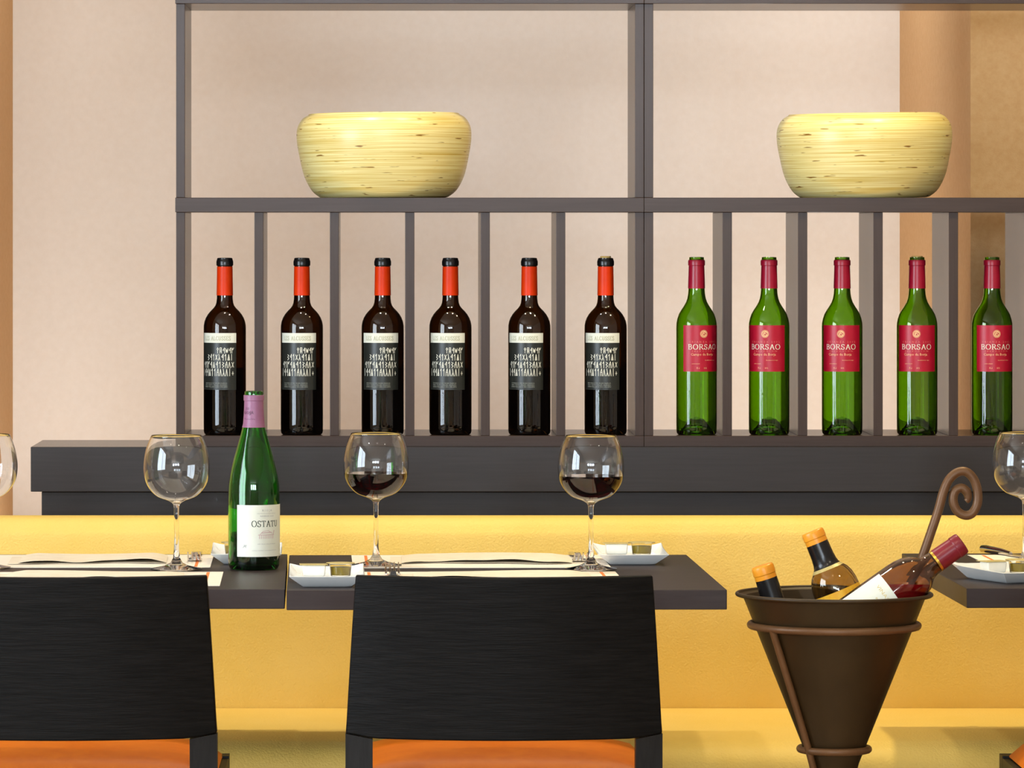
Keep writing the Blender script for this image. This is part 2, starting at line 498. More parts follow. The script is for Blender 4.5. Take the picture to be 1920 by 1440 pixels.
def sleeve(outer, z0, z1, gap=0.0003, th=0.0004, top=False, n=40):
    """capsule following the neck between two heights"""
    def rat(z):
        for (ra, za), (rb_, zb) in zip(outer[:-1], outer[1:]):
            if za <= z <= zb and zb > za:
                return ra + (rb_ - ra) * (z - za) / (zb - za)
        return outer[-1][0]
    zs = [z0] + [z for r, z in outer if z0 < z < z1] + [z1]
    o = [(rat(z) + gap + th, z) for z in zs]
    i = [(rat(z) + gap, z) for z in zs]
    if top:
        prof = o + [(o[-1][0] - .0012, z1 + .0012), (0.0, z1 + .0014)]
        prof = [(i[0][0], z0)] + prof
    else:
        prof = [i[0]] + o + list(reversed(i))
    return MB().lathe(prof, n)

# profiles in metres: the pixel rows of the shelf bottles at 1029 px per metre
S = 1 / 1029.0
dark_outer = [(.0345, .0), (.0372, .002), (.0384, .006), (.0386, .02), (.0386, .192), (.0384, .199)] + \
    [(h * S, (816 - y) * S) for h, y in [(38.2, 604), (35.6, 597), (31.5, 590), (26.5, 584), (21.5, 579), (18, 574.5), (16, 569), (15.1, 562), (14.7, 553), (14.2, 520), (13.9, 501), (13.9, 500), (15.1, 498.5), (15.2, 492), (14.6, 489.5), (13.8, 488), (13.7, 485)]]
green_outer = [(.033, .0), (.0355, .002), (.0367, .006), (.0370, .02), (.0371, .196), (.0368, .203)] + \
    [(h * S, (817 - y) * S) for h, y in [(36.3, 600), (33.3, 591), (29, 583.5), (24, 576), (20, 569), (17.5, 562), (16, 554), (15.3, 545), (14.6, 520), (14.0, 501), (14.0, 500.5), (15.1, 499.5), (15.2, 492), (14.6, 490), (14.0, 489), (13.8, 484.5)]]

def dark_bottle(loc, turn, label, cork=False):
    t = thing('wine_bottle', label, 'bottle', loc, group='dark bottles with orange neck bands on the shelf')
    sh, inner = shell(dark_outer, .0022, .018)
    g = sh.build('glass_body', M['dark_glass'], t, 30)
    lv = 0.122
    wp = [(0.0, .0225), (.022, .017), (.030, .0095)] + [(r - .0004, z) for r, z in inner if .012 < z < lv] + [(inner[3][0] - .0004, lv), (0.0, lv)]
    MB().lathe(wp, 40).build('wine', M['dark_wine'], t, 30)
    sleeve(dark_outer, (816 - 500.2) * S, (816 - 486) * S, top=not cork).build('capsule', M['black_cap'], t, 30)
    sleeve(dark_outer, (816 - 555) * S, (816 - 501) * S).build('neck_band', M['red_cap'], t, 30)
    if cork:
        MB().lathe([(0, .305), (.0098, .305), (.0098, .3245), (.009, .3252), (0, .3252)], 24).build('cork', M['cork'], t, 30)
    r = .0386
    z = lambda y: (816 - y) * S
    lb = patch(r + .0003, turn - 54, turn + 54, z(731), z(643.4)).build('label', M['label_black'], t, 30)
    wl = patch(r + .0003, turn - 54, turn + 54, z(643.2), z(625)).build('title_strip', M['label_white'], t, 30)
    f = cyl(r + .0007, turn)
    mb = MB()
    serif(mb, 'LES ALCUSSES', -.001, z(638.5), .0072, f, thick=.14, thin=.07, width=.054)
    for u in (-.0355 + .002, .0355 - .002):
        ribbon(mb, [(u, z(642)), (u, z(626.5))], .0002, .0002, f)
    mb.build('title_lettering', M['ink_olive'], wl)
    mb = MB()
    right = .0335
    oldscript(mb, 'frnwnm', right, z(662.5), .0098, .0056, f, .00095)
    oldscript(mb, 'znhxlnhdi', right - .002, z(676), .0115, .0057, f, .00095)
    oldscript(mb, 'nhmndnhzkvx', right, z(690), .0115, .0059, f, .00095)
    oldscript(mb, 'inndhhkvlvi+', right, z(705), .0132, .0056, f, .00095)
    mb.build('old_script', M['ink_white'], lb)
    mb = MB()
    for k, s in enumerate(('DENOMINACIO DE ORIGEN VALENCIA', 'VINO TINTO CELLER CRIANZA', 'EMBOTELLADO EN ORIGEN')):
        small(mb, s, -.004, z(719.6 + 3.4 * k), .0021, f, width=.047)
    mb.build('small_print', M['ink_pale'], lb)
    return t

def green_bottle(loc, turn, label, cork=False):
    t = thing('wine_bottle', label, 'bottle', loc, group='green bottles with crimson labels on the shelf')
    sh, inner = shell(green_outer, .0022, .028)
    sh.build('glass_body', M['green_glass'], t, 30)
    sleeve(green_outer, (817 - 543) * S, (817 - 489.6) * S).build('capsule', M['crimson_cap'], t, 30)
    if cork:
        MB().lathe([(0, .30), (.0104, .30), (.0104, .3245), (.0096, .3255), (0, .3255)], 24).build('cork', M['cork'], t, 30)
    else:
        MB().lathe([(0, .285), (.0104, .285), (.0104, .3195), (0, .3195)], 24).build('cork', M['cork'], t, 30)
    r = .0371
    z = lambda y: (817 - y) * S
    lb = patch(r + .0003, turn - 60, turn + 60, z(698), z(611.5)).build('label', M['label_red'], t, 30)
    f = cyl(r + .0007, turn)
    mb = MB()
    serif(mb, 'BORSAO', 0, z(656.3), .0090, f, thick=.15, thin=.06, width=.058)
    mb.build('name_lettering', M['ink_white'], lb)
    mb = MB()
    ribbon(mb, arc(0, z(627.5), .0068, .0068, 0, 360, 28), .0006, .0006, f)
    ribbon(mb, arc(0, z(627.5), .0052, .0052, 0, 360, 24), .0014, .0014, f)
    ribbon(mb, arc(.0005, z(627.5), .0030, .0034, 60, 330, 14), .0016, .0013, f)
    ribbon(mb, [(-.003, z(630)), (0, z(626)), (.003, z(629))], .0012, .0012, f)
    ribbon(mb, [(-.002, z(625.5)), (.001, z(623.5)), (.0035, z(626))], .0010, .0010, f)
    mb.build('emblem', M['ink_gold'], lb)
    mb = MB()
    small(mb, 'CRIANZA 2002', 0, z(644.2), .0034, f, width=.055, spacing=1.8)
    small(mb, 'SELECCION', 0, z(661), .0026, f, width=.044, spacing=1.8)
    mb.build('small_capitals', M['ink_rose'], lb)
    mb = MB()
    small(mb, 'Campo de Borja', -.002, z(668), .0046, f, width=.044)
    small(mb, 'denominacion de origen', .013, z(677.5), .0018, f, width=.022)
    small(mb, 'embotellado', -.015, z(684), .0018, f, width=.015)
    small(mb, '75 cl', -.011, z(693), .0032, f, width=.0055)
    small(mb, '14 %', .003, z(693), .0032, f, width=.0055)
    mb.build('small_print', M['ink_gold'], lb)
    return t

# ------------------------------------------------------------------ the room
def struct(name, me, m, smooth=None):
    return tag(put(name, me, m, None, smooth), kind='structure')

Y_SHELF, Y_LEDGE = 8.55, 8.53
Y_COL = 9.15          # front of the columns beside the recess
Y_REC = 10.43         # back wall of the recess behind the shelf
XR0 = X(24, Y_REC)    # recess sides
XR1 = X(1687, Y_REC)
def sbox(name, m, *boxes):
    b = MB()
    for q in boxes: b.box(*q)
    return struct(name, mesh(name, b.v, b.f), m)
sbox('floor', M['floor'], (ROOM_L - .2, ROOM_R + .2, ROOM_B - .2, Y_REC + .2, -.1, 0))
sbox('ceiling', M['ceiling'], (ROOM_L - .2, ROOM_R + .2, ROOM_B - .2, Y_REC + .2, CEIL, CEIL + .1))
sbox('wall_back', M['wallpaper'], (XR0 - .02, XR1 + .02, Y_REC, Y_REC + .15, 0, CEIL))
sbox('wall_column_right', M['tan_wall'], (XR1, ROOM_R, Y_COL, Y_REC + .15, 0, CEIL))
sbox('wall_column_left', M['tan_wall'], (ROOM_L, XR0, Y_COL, Y_REC + .15, 0, CEIL))
sbox('wall_right', M['room_wall'], (ROOM_R, ROOM_R + .15, ROOM_B - .15, Y_REC + .15, 0, CEIL))
# left wall with a window opening
wy0, wy1, wz0, wz1 = 4.5, 6.7, 0.6, 2.3
sbox('wall_left', M['room_wall'], (ROOM_L - .15, ROOM_L, ROOM_B - .15, wy0, 0, CEIL), (ROOM_L - .15, ROOM_L, wy1, Y_REC + .15, 0, CEIL),
     (ROOM_L - .15, ROOM_L, wy0, wy1, 0, wz0), (ROOM_L - .15, ROOM_L, wy0, wy1, wz1, CEIL))
# wall behind the camera with three windows
rows = []
xs = [ROOM_L - .15]
for xx in (-1.75, -0.25, 1.25):
    rows.append((xs[-1], xx - .55, ROOM_B - .15, ROOM_B, 0, CEIL))
    rows.append((xx - .55, xx + .55, ROOM_B - .15, ROOM_B, 0, 1.7))
    rows.append((xx - .55, xx + .55, ROOM_B - .15, ROOM_B, 2.55, CEIL))
    xs.append(xx + .55)
rows.append((xs[-1], ROOM_R + .15, ROOM_B - .15, ROOM_B, 0, CEIL))
sbox('wall_front', M['room_wall'], *rows)
def window(n, x0, x1, y0, y1, z0, z1, axis):
    """frame and bars round an opening"""
    e = thing('window_%d' % n, None, None)
    tag(e, kind='structure')
    b = .05
    if axis == 'y':
        rb('window_frame', M['frame_white'], e, x0, x1, y0, y1, z0, z0 + b)
        rb('window_frame', M['frame_white'], e, x0, x1, y0, y1, z1 - b, z1)
        for q in (x0, (x0 + x1) / 2 - b / 2, x1 - b):
            rb('window_bar', M['frame_white'], e, q, q + b, y0, y1, z0 + b, z1 - b)
    else:
        rb('window_frame', M['frame_white'], e, x0, x1, y0, y1, z0, z0 + b)
        rb('window_frame', M['frame_white'], e, x0, x1, y0, y1, z1 - b, z1)
        for q in (y0, (y0 + y1) / 2 - b / 2, y1 - b):
            rb('window_bar', M['frame_white'], e, x0, x1, q, q + b, z0 + b, z1 - b)
window(1, ROOM_L - .07, ROOM_L - .02, wy0, wy1, wz0, wz1, 'x')
for i, xx in enumerate((-1.75, -0.25, 1.25)):
    window(2 + i, xx - .55, xx + .55, ROOM_B - .07, ROOM_B - .02, 1.7, 2.55, 'y')

# ceiling downlights: each a trim ring with its own lamp
def downlight(x, y, power, col, label, r=.045, spread=None):
    spread = spread or (66 if y > 9 else 120)
    t = thing('ceiling_downlight', label, 'downlight', (x, y, CEIL), group='ceiling downlights')
    MB().lathe([(r, -.004), (r + .018, -.004), (r + .022, 0), (r, 0), (r, -.004)], 32).build('trim_ring', M['frame_white'], t, 40)
    l = area('downlight_lamp', (0, 0, -.006), (0, 0, 0), r * 2, r * 2, power, col, 'DISK', spread)
    l.parent = t
    return t
WALLWARM = (1.0, 0.97, 0.92)
for k, (x, y, p, c, l) in enumerate([
    (X(60, 9.98), 9.98, 2.6, WALLWARM, 'recessed ceiling downlight washing the wall left of the shelf'),
    (X(1600, 9.98), 9.98, 3.0, WALLWARM, 'recessed ceiling downlight washing the wall behind the green bottles'),
    (-0.30, 8.15, 5, (1.0, .95, .86), 'recessed ceiling downlight above the table with the green bottle'),
    (0.40, 8.12, 4.5, (1.0, .88, .66), 'recessed ceiling downlight above the middle table'),
    (1.12, 7.95, 11, (1.0, .84, .46), 'recessed ceiling downlight above the wine cooler stand'),
    (-1.3, 5.6, 10, WARM, 'recessed ceiling downlight near the side window'),
    (0.2, 5.4, 10, WARM, 'recessed ceiling downlight in front of the middle chair'),
    (1.7, 5.6, 12, WARM, 'recessed ceiling downlight in the right part of the room'),
    (-0.7, 2.6, 10, WARM, 'recessed ceiling downlight in the middle of the room'),
    (1.1, 2.4, 10, WARM, 'recessed ceiling downlight right of the middle of the room'),
    (-1.5, 3.9, 5, WARM, 'recessed ceiling downlight left of the middle of the room'),
    (0.3, 3.9, 5, WARM, 'recessed ceiling downlight ahead of the camera'),
    (1.9, 3.9, 5, WARM, 'recessed ceiling downlight ahead of the camera on the right'),
    (-0.9, 0.8, 5, WARM, 'recessed ceiling downlight beside the camera'),
    (0.8, 0.6, 5, WARM, 'recessed ceiling downlight beside the camera on the right')]):
    downlight(x, y, p, c, l)

# floor uplights standing in the recess behind the ledge
def uplight(x, y, power, label):
    t = thing('floor_uplight', label, 'uplight', (x, y, 0), group='floor uplights in the recess')
    MB().lathe([(0, 0), (.075, 0), (.075, .10), (.068, .10), (.062, .02), (0, .02)], 32).build('housing', M['leg_wood'], t, 40)
    l = area('uplight_lamp', (0, 0, .095), (radians(180), 0, 0), .11, .11, power, WALLWARM, 'DISK', 100)
    l.parent = t
uplight(X(50, 9.88), 9.88, 6.6, 'floor uplight behind the left end of the ledge')
uplight(X(1570, 9.88), 9.88, 7.2, 'floor uplight behind the ledge below the green bottles')

# ------------------------------------------------------------------ ledge, shelf units
def ux(px): return X(px, Y_SHELF)
def uz(py): return Z(py, Y_SHELF)
led = thing('wooden_ledge', 'long dark wooden ledge under the shelf, above the yellow bench', 'ledge', (X(57.5, Y_LEDGE), Y_LEDGE, 0))
lx = led.location.x
LZ0, LZ1 = Z(922, Y_LEDGE), Z(838, Y_LEDGE)
rb('beam', M['ledge_wood'], led, 0, 2.55, 0, .285, LZ0, LZ1, .001)
rb('lower_panel', M['ledge_wood'], led, X(78, Y_LEDGE + .035) - lx, 2.53, .035, .26, 0.0, LZ0 - .002, .001)

SZB0, SZB1 = LZ1, uz(817)            # bottom board
SZM0, SZM1 = uz(398), uz(370.5)      # middle board
SZT0, SZT1 = uz(7), uz(-22)          # top board
DEP = .27
def shelf_unit(px0, px1, divs, label, over=.0012):
    x0, x1 = ux(px0), ux(px1)
    t = thing('shelf_unit', label, 'shelf', (x0, Y_SHELF, LZ1), group='open wooden shelf units')
    w = x1 - x0
    o = LZ1
    rb('bottom_board', M['shelf_wood'], t, -over, w - .0002, -.004, DEP, SZB0 - o, SZB1 - o, .0008)
    rb('middle_board', M['shelf_wood'], t, -over, w - .0002, -.004, DEP, SZM0 - o, SZM1 - o, .0008)
    rb('top_board', M['shelf_wood'], t, -over, w - .0002, -.004, DEP, SZT0 - o, SZT1 - o, .0008)
    for s in (0, 1):
        a = 0 if s == 0 else w - .0165
        for z0, z1 in ((SZB1, SZM0), (SZM1, SZT0)):
            rb('side_post', M['shelf_wood_v'], t, a + .0002, a + .0163, 0, DEP - .001, z0 - o, z1 - o, .0008)
    for d0, d1 in divs:
        rb('divider', M['shelf_wood_v'], t, ux(d0) - x0, ux(d1) - x0, .001, DEP - .001, SZB1 - o, SZM0 - o, .0008)
    return t
shelf_unit(330, 1207.6, [(477 + 141.5 * k, 477 + 141.5 * k + 17) for k in range(5)], 'open wooden shelf unit holding the dark wine bottles and one bamboo bowl')
shelf_unit(1208, 2085.6, [(1355 + 141.4 * k, 1355 + 141.4 * k + 17.5) for k in range(5)], 'open wooden shelf unit holding the green wine bottles and one bamboo bowl', over=0)

# ------------------------------------------------------------------ bamboo bowls
def bowl(px, label, tilt, turn):
    Yb = 8.675
    t = thing('bamboo_bowl', label, 'bowl', (X(px, Yb), Yb, SZM1), (0, radians(tilt), radians(turn)), 'bamboo bowls on the middle board')
    o = spline([(.112, .0), (.120, .003), (.1345, .016), (.1475, .042), (.1560, .078), (.1605, .108), (.1590, .130), (.1500, .146), (.1380, .1535)], 8)
    i = [(max(r - .009, .02), max(z, .010)) for r, z in reversed(o[4:])]
    MB().lathe([(0, 0)] + o + [(.1345, .1545)] + i + [(0, .012)], 96).build('bowl_body', M['bamboo'], t, 40)
    MB().torus(.1368, .0022, .1530, 96, 8).build('rim', M['bamboo'], t, 40)
bowl(721, 'round bamboo bowl standing above the dark wine bottles', .5, 175)
bowl(1622, 'round bamboo bowl standing above the green wine bottles', 1.0, 215)

# ------------------------------------------------------------------ bottles on the shelf
YB = 8.60
ORD = ['first', 'second', 'third', 'fourth', 'fifth', 'sixth']
for k, (px, turn) in enumerate([(421.5, -20), (566, -12), (717.5, -8), (844.5, -13), (992.5, -16), (1135.5, -17)]):
    ex = [', left of the first divider', '', ', above a red wine glass', '', '', ', yellow cork'][k]
    dark_bottle((X(px, YB), YB, SZB1), turn, '%s dark wine bottle from the left, orange neck band%s' % (ORD[k], ex), cork=(k == 5))
for k, (px, turn) in enumerate([(1306, 17), (1442, -16), (1579, -9), (1719.5, -8), (1860, 6)]):
    ex = [', beside the central posts', '', '', ', cork showing', ', nearest the right edge'][k]
    green_bottle((X(px, YB), YB, SZB1), turn, '%s green wine bottle from the left, crimson label%s' % (ORD[k], ex), cork=(k == 3))

# ------------------------------------------------------------------ bench
bench = thing('bench', 'long upholstered bench in yellow leather under the wooden ledge', 'bench', (0, 8.4, 0))
BX0, BX1 = -1.9, 2.6
prof = spline([(.06, .40), (.035, .46), (.02, .60), (.012, .74), (.016, .770), (.028, .786), (.050, .792), (.085, .788), (.100, .77)], 6) + [(.100, .40)]
def extrude_x(prof, x0, x1, name):
    n = len(prof)
    vs = [(x, y, z) for x in (x0, x1) for y, z in prof]
    fs = [(i, (i + 1) % n, n + (i + 1) % n, n + i) for i in range(n)] + [tuple(range(n)), tuple(range(n, 2 * n))]
    return mesh(name, vs, fs)
ZTOP = Z(968, 8.43)
prof = [(y, z + (ZTOP - .792) if z > .7 else z) for y, z in prof]
put('backrest', extrude_x(prof, BX0, BX1, 'backrest'), M['leather'], bench, 40)
ZS = Z(1328, 8.42)
sp = spline([(.06, ZS - .002), (-.2, ZS + .001), (-.45, ZS), (-.515, ZS - .006), (-.545, ZS - .026), (-.552, ZS - .06), (-.545, ZS - .10)], 8) + [(.06, ZS - .10)]
put('seat', extrude_x(sp, BX0, BX1, 'seat'), M['leather'], bench, 40)
rb('plinth', M['plinth'], bench, BX0, BX1, -.46, .09, 0, ZS - .101, .003)

# ------------------------------------------------------------------ tables
TZ = .75
def table(name_label, xc, yf, wdt, yaw):
    t = thing('dining_table', name_label, 'table', (xc, yf, 0), (0, 0, radians(yaw)), 'dining tables')
    rb('table_top', M['table_wood'], t, -wdt / 2, wdt / 2, 0, .79, TZ - .0305, TZ, .0012)
    MB().lathe([(0, .02), (.032, .02), (.032, .70), (0, .70)], 24).build('pedestal', M['leg_wood'], t, 40)
    for k in list(t.children):
        if k.name.startswith('pedestal'): k.location = (0, .40, 0)
    rb('base_plate', M['leg_wood'], t, -.21, .21, .19, .61, 0, .02, .003)
    rb('top_bracket', M['leg_wood'], t, -.15, .15, .25, .55, .70, TZ - .0308, .002)
    return t
Yt1, Yt2, Yt3 = 7.263, 7.25, 7.292
table('dark wooden table with the green wine bottle, at the left edge', X(534, Yt1) - .339, Yt1, .678, 1.0)
table('dark wooden table in the middle with two glasses of red wine', X(950.5, Yt2), Yt2, .677, 0.95)
table('dark wooden table at the right edge behind the wine cooler', X(1811.5, Yt3) + .339, Yt3, .678, 1.1)

def YT(py, z=TZ):   # distance of a point at height z that shows on row py
    return (EYE - z) * FPX / (py - VY)
def TP(px, py, z=TZ):
    Y = YT(py, z)
    return Vector((X(px, Y), Y, z))

# ------------------------------------------------------------------ chairs
def chair(xc, label, yaw=0.0):
    t = thing('dining_chair', label, 'chair', (xc, 6.90, 0), (0, 0, radians(yaw)), 'black dining chairs with orange seats')
    n, mrows = 28, 10
    wt, wb = .2167, .2315
    zt, zb = .7985, .561
    vs, fs = [], []
    for side in (0, 1):
        for j in range(mrows + 1):
            v = j / mrows
            hw = wt + (wb - wt) * v ** 0.9
            for i in range(n + 1):
                u = -1 + 2 * i / n
                sag = .050 * (1 - u * u)
                lift = .006 * max(0, (abs(u) - .83) / .17) * v if v > .99 else 0
                vs.append((u * hw, -sag + (.0 if side == 0 else .022) - .012 * (1 - v), zt - (zt - zb) * v + lift))
    N = (n + 1) * (mrows + 1)
    idx = lambda s, j, i: s * N + j * (n + 1) + i
    for j in range(mrows):
        for i in range(n):
            fs.append((idx(0, j, i), idx(0, j + 1, i), idx(0, j + 1, i + 1), idx(0, j, i + 1)))
            fs.append((idx(1, j, i), idx(1, j, i + 1), idx(1, j + 1, i + 1), idx(1, j + 1, i)))
        for i in (0, n):
            fs.append((idx(0, j, i), idx(1, j, i), idx(1, j + 1, i), idx(0, j + 1, i)))
    for i in range(n):
        for j in (0, mrows):
            fs.append((idx(0, j, i), idx(0, j, i + 1), idx(1, j, i + 1), idx(1, j, i)))
    o = put('backrest', mesh('backrest', vs, fs), M['chair_wood'], t, 40)
    bv = o.modifiers.new('bevel', 'BEVEL')
    bv.width = .0025
    bv.segments = 2
    bv.limit_method = 'ANGLE'
    bv.angle_limit = radians(50)
    for s in (-1, 1):     # rear legs: slanted top meets the panel
        a, b = s * .2318, s * .192
        lg = MB().add([(a, -.001, .5665), (b, -.014, .5600), (b, .022, .5600), (a, .024, .5665),
                       (a, .000, .45), (b, -.004, .45), (b, .032, .45), (a, .034, .45),
                       (a * 1.02, -.045, 0), (b * 1.04, -.045, 0), (b * 1.04, -.012, 0), (a * 1.02, -.012, 0)],
                      [(0, 1, 2, 3), (8, 11, 10, 9)] + [(r + i, r + (i + 1) % 4, r + 4 + (i + 1) % 4, r + 4 + i) for r in (0, 4) for i in range(4)])
        lg.build('leg', M['leg_wood'], t, 30)
        fl = MB()
        c0, c1 = s * .235, s * .195
        fl.add([(c0, .395, .49), (c1, .395, .49), (c1, .433, .49), (c0, .433, .49), (c0, .40, 0), (s * .207, .40, 0), (s * .207, .428, 0), (c0, .428, 0)],
               [(0, 1, 2, 3), (4, 7, 6, 5)] + [(i, (i + 1) % 4, 4 + (i + 1) % 4, 4 + i) for i in range(4)])
        fl.build('leg', M['leg_wood'], t, 30)
        rb('side_rail', M['leg_wood'], t, min(c0, s * .211), max(c0, s * .211), .034, .395, .43, .487, .0015)
    rb('front_rail', M['leg_wood'], t, -.1945, .1945, .405, .431, .43, .487, .0015)
    rb('rear_rail', M['leg_wood'], t, -.191, .191, .001, .026, .43, .487, .0015)
    # crowned seat cushion
    gu, gv = 20, 16
    vs, fs = [], []
    for j in range(gv + 1):
        for i in range(gu + 1):
            u, v = -1 + 2 * i / gu, -1 + 2 * j / gv
            e = max(0.0, (1 - abs(u) ** 6)) * max(0.0, (1 - abs(v) ** 6))
            vs.append((u * .225, .2255 + v * .200, .489 + .028 * e ** .35 + .012 * (1 - u ** 4) * (1 - v ** 4)))
    for j in range(gv):
        for i in range(gu):
            q = j * (gu + 1) + i
            fs.append((q, q + 1, q + gu + 2, q + gu + 1))
    top = len(vs)
    ring = [i for i in range(gu + 1)] + [j * (gu + 1) + gu for j in range(1, gv + 1)] + [gv * (gu + 1) + i for i in range(gu - 1, -1, -1)] + [j * (gu + 1) for j in range(gv - 1, 0, -1)]
    for q in ring: vs.append((vs[q][0] * .99, vs[q][1], .4875))
    m_ = len(ring)
    for k in range(m_): fs.append((ring[k], top + k, top + (k + 1) % m_, ring[(k + 1) % m_]))
    fs.append(tuple(top + k for k in range(m_)))
    put('seat_cushion', mesh('seat_cushion', vs, fs), M['orange'], t, 60)
    return t
chair(X(110, 6.90), 'black wooden chair with orange seat at the left edge table')
chair(X(945, 6.90), 'black wooden chair with orange seat at the middle table')
chair(1.176, 'orange-seated chair of which only a seat corner shows, at the lower right edge')

# ------------------------------------------------------------------ place settings
def yawed(t, deg): t.rotation_euler[2] = radians(deg)

def placemat(px_c, y_back, depth, wdt, yaw, label):
    """paper mat with an orange stripe near each short edge"""
    Yc = y_back - depth / 2
    t = thing('placemat', label, 'placemat', (X(px_c, Yc), Yc, TZ), (0, 0, radians(yaw)), 'paper placemats')
    rb('sheet', M['paper'], t, -wdt / 2, wdt / 2, -depth / 2, depth / 2, .0003, .0010, 0)
    for s in (-1, 1):
        a = s * (wdt / 2 - .024)
        rb('stripe', M['stripe'], t, a - .0025, a + .0025, -depth / 2 + .012, depth / 2 - .012, .0010, .00125, 0)
    return t

def napkin(loc, wdt, dep, yaw, amp, seed, label):
    """folded paper napkin: two leaves with lifted, wavy edges"""
    t = thing('napkin', label, 'napkin', loc, (0, 0, radians(yaw)), 'folded paper napkins')
    rnd = random.Random(seed)
    ph = [rnd.uniform(0, 6.28) for _ in range(6)]
    for leaf in (0, 1):
        nx, ny = 48, 10
        vs, fs = [], []
        w2 = wdt * (1 - .06 * leaf)
        for side in (0, 1):
            for j in range(ny + 1):
                v = j / ny
                for i in range(nx + 1):
                    u = i / nx
                    ed = (1 - v) ** 1.5
                    wv = .5 + .5 * sin(u * 7 + ph[0]) * (.6 + .4 * sin(u * 13 + ph[1]))
                    wv2 = .5 + .5 * sin(u * 5 + ph[2])
                    zz = .0006 + leaf * (.0016 + amp * (.35 * v + wv * ed * .9 + .35 * wv2 * (1 - ed))) + (1 - leaf) * amp * .12 * wv2 * ed
                    taper = min(1, u / .1, (1 - u) / .1)
                    zz = .0006 + leaf * .0014 + (zz - .0006 - leaf * .0014) * (taper ** .7)
                    edge = .010 * sin(u * 6 + ph[3]) + .006 * sin(u * 15 + ph[4])
                    vs.append(((u - .5) * w2 + .01 * leaf, -dep / 2 + dep * v + edge * (1 - v), zz + side * .0004))
        N = (nx + 1) * (ny + 1)
        for s in (0, 1):
            for j in range(ny):
                for i in range(nx):
                    q = s * N + j * (nx + 1) + i
                    fs.append((q, q + 1, q + nx + 2, q + nx + 1))
        for j in range(ny):
            for i in (0, nx):
                q = j * (nx + 1) + i
                fs.append((q, q + nx + 1, N + q + nx + 1, N + q))
        for i in range(nx):
            for j in (0, ny):
                q = j * (nx + 1) + i
                fs.append((q, q + 1, N + q + 1, N + q))
        put('upper_leaf' if leaf else 'lower_leaf', mesh('leaf', vs, fs), M['napkin'], t, 60)
    return t

def fork(loc, yaw, label):
    """table fork lying on its back; local +Y is the way the tines point"""
    t = thing('fork', label, 'fork', loc, (0, 0, radians(yaw)), 'table forks')
    pts = [(-.19, .0030, .0085), (-.15, .0032, .0095), (-.10, .0055, .0055), (-.055, .0105, .0040), (-.035, .0050, .0060)]
    vs, fs = [], []
    for y, z, hw in pts:
        for s in (-1, 1):
            for d in (-.0011, .0011):
                vs.append((s * hw, y, z + d))
    for k in range(len(pts) - 1):
        b, c = 4 * k, 4 * k + 4
        fs += [(b, c, c + 2, b + 2), (b + 1, b + 3, c + 3, c + 1), (b, b + 1, c + 1, c), (b + 2, c + 2, c + 3, b + 3)]
    fs += [(0, 2, 3, 1), (4 * len(pts) - 4, 4 * len(pts) - 3, 4 * len(pts) - 1, 4 * len(pts) - 2)]
    put('handle', mesh('handle', vs, fs), M['steel'], t, 50)
    hp = [(-.036, .0050, .0062), (-.022, .0025, .0115), (-.004, .0022, .0122), (.0, .0026, .0122)]
    vs, fs = [], []
    for y, z, hw in hp:
        for s in (-1, 1):
            for d in (-.0009, .0009):
                vs.append((s * hw, y, z + d))
    for k in range(len(hp) - 1):
        b, c = 4 * k, 4 * k + 4
        fs += [(b, c, c + 2, b + 2), (b + 1, b + 3, c + 3, c + 1), (b, b + 1, c + 1, c), (b + 2, c + 2, c + 3, b + 3)]
    fs += [(0, 2, 3, 1), (4 * len(hp) - 4, 4 * len(hp) - 3, 4 * len(hp) - 1, 4 * len(hp) - 2)]
    put('head', mesh('head', vs, fs), M['steel'], t, 50)
    for k in range(4):
        x = -.0102 + .0068 * k
        MB().tube([(x, -.002, .0026), (x, .015, .0050), (x, .032, .0105), (x, .046, .0185)], [.0017, .0017, .0015, .0008], 8).build('tine', M['steel'], t, 50)
    return t

def knife(loc, yaw, label):
    t = thing('knife', label, 'knife', loc, (0, 0, radians(yaw)))
    put('blade', mesh('blade', [(x, y, z) for x, y in [(-.008, .0), (.007, .0), (.009, .05), (.006, .095), (-.006, .105), (-.009, .06)] for z in (.0022, .0036)],
        [(0, 2, 4, 6, 8, 10), (1, 11, 9, 7, 5, 3)] + [(2 * i, 2 * i + 1, (2 * i + 3) % 12, (2 * i + 2) % 12) for i in range(6)]), M['steel'], t, 40)
    MB().tube([(0, -.10, .0065), (0, -.085, .0068), (0, -.03, .0058), (0, .004, .0042)], [.006, .0065, .0055, .0035], 12).build('handle', M['steel'], t, 50)
    return t

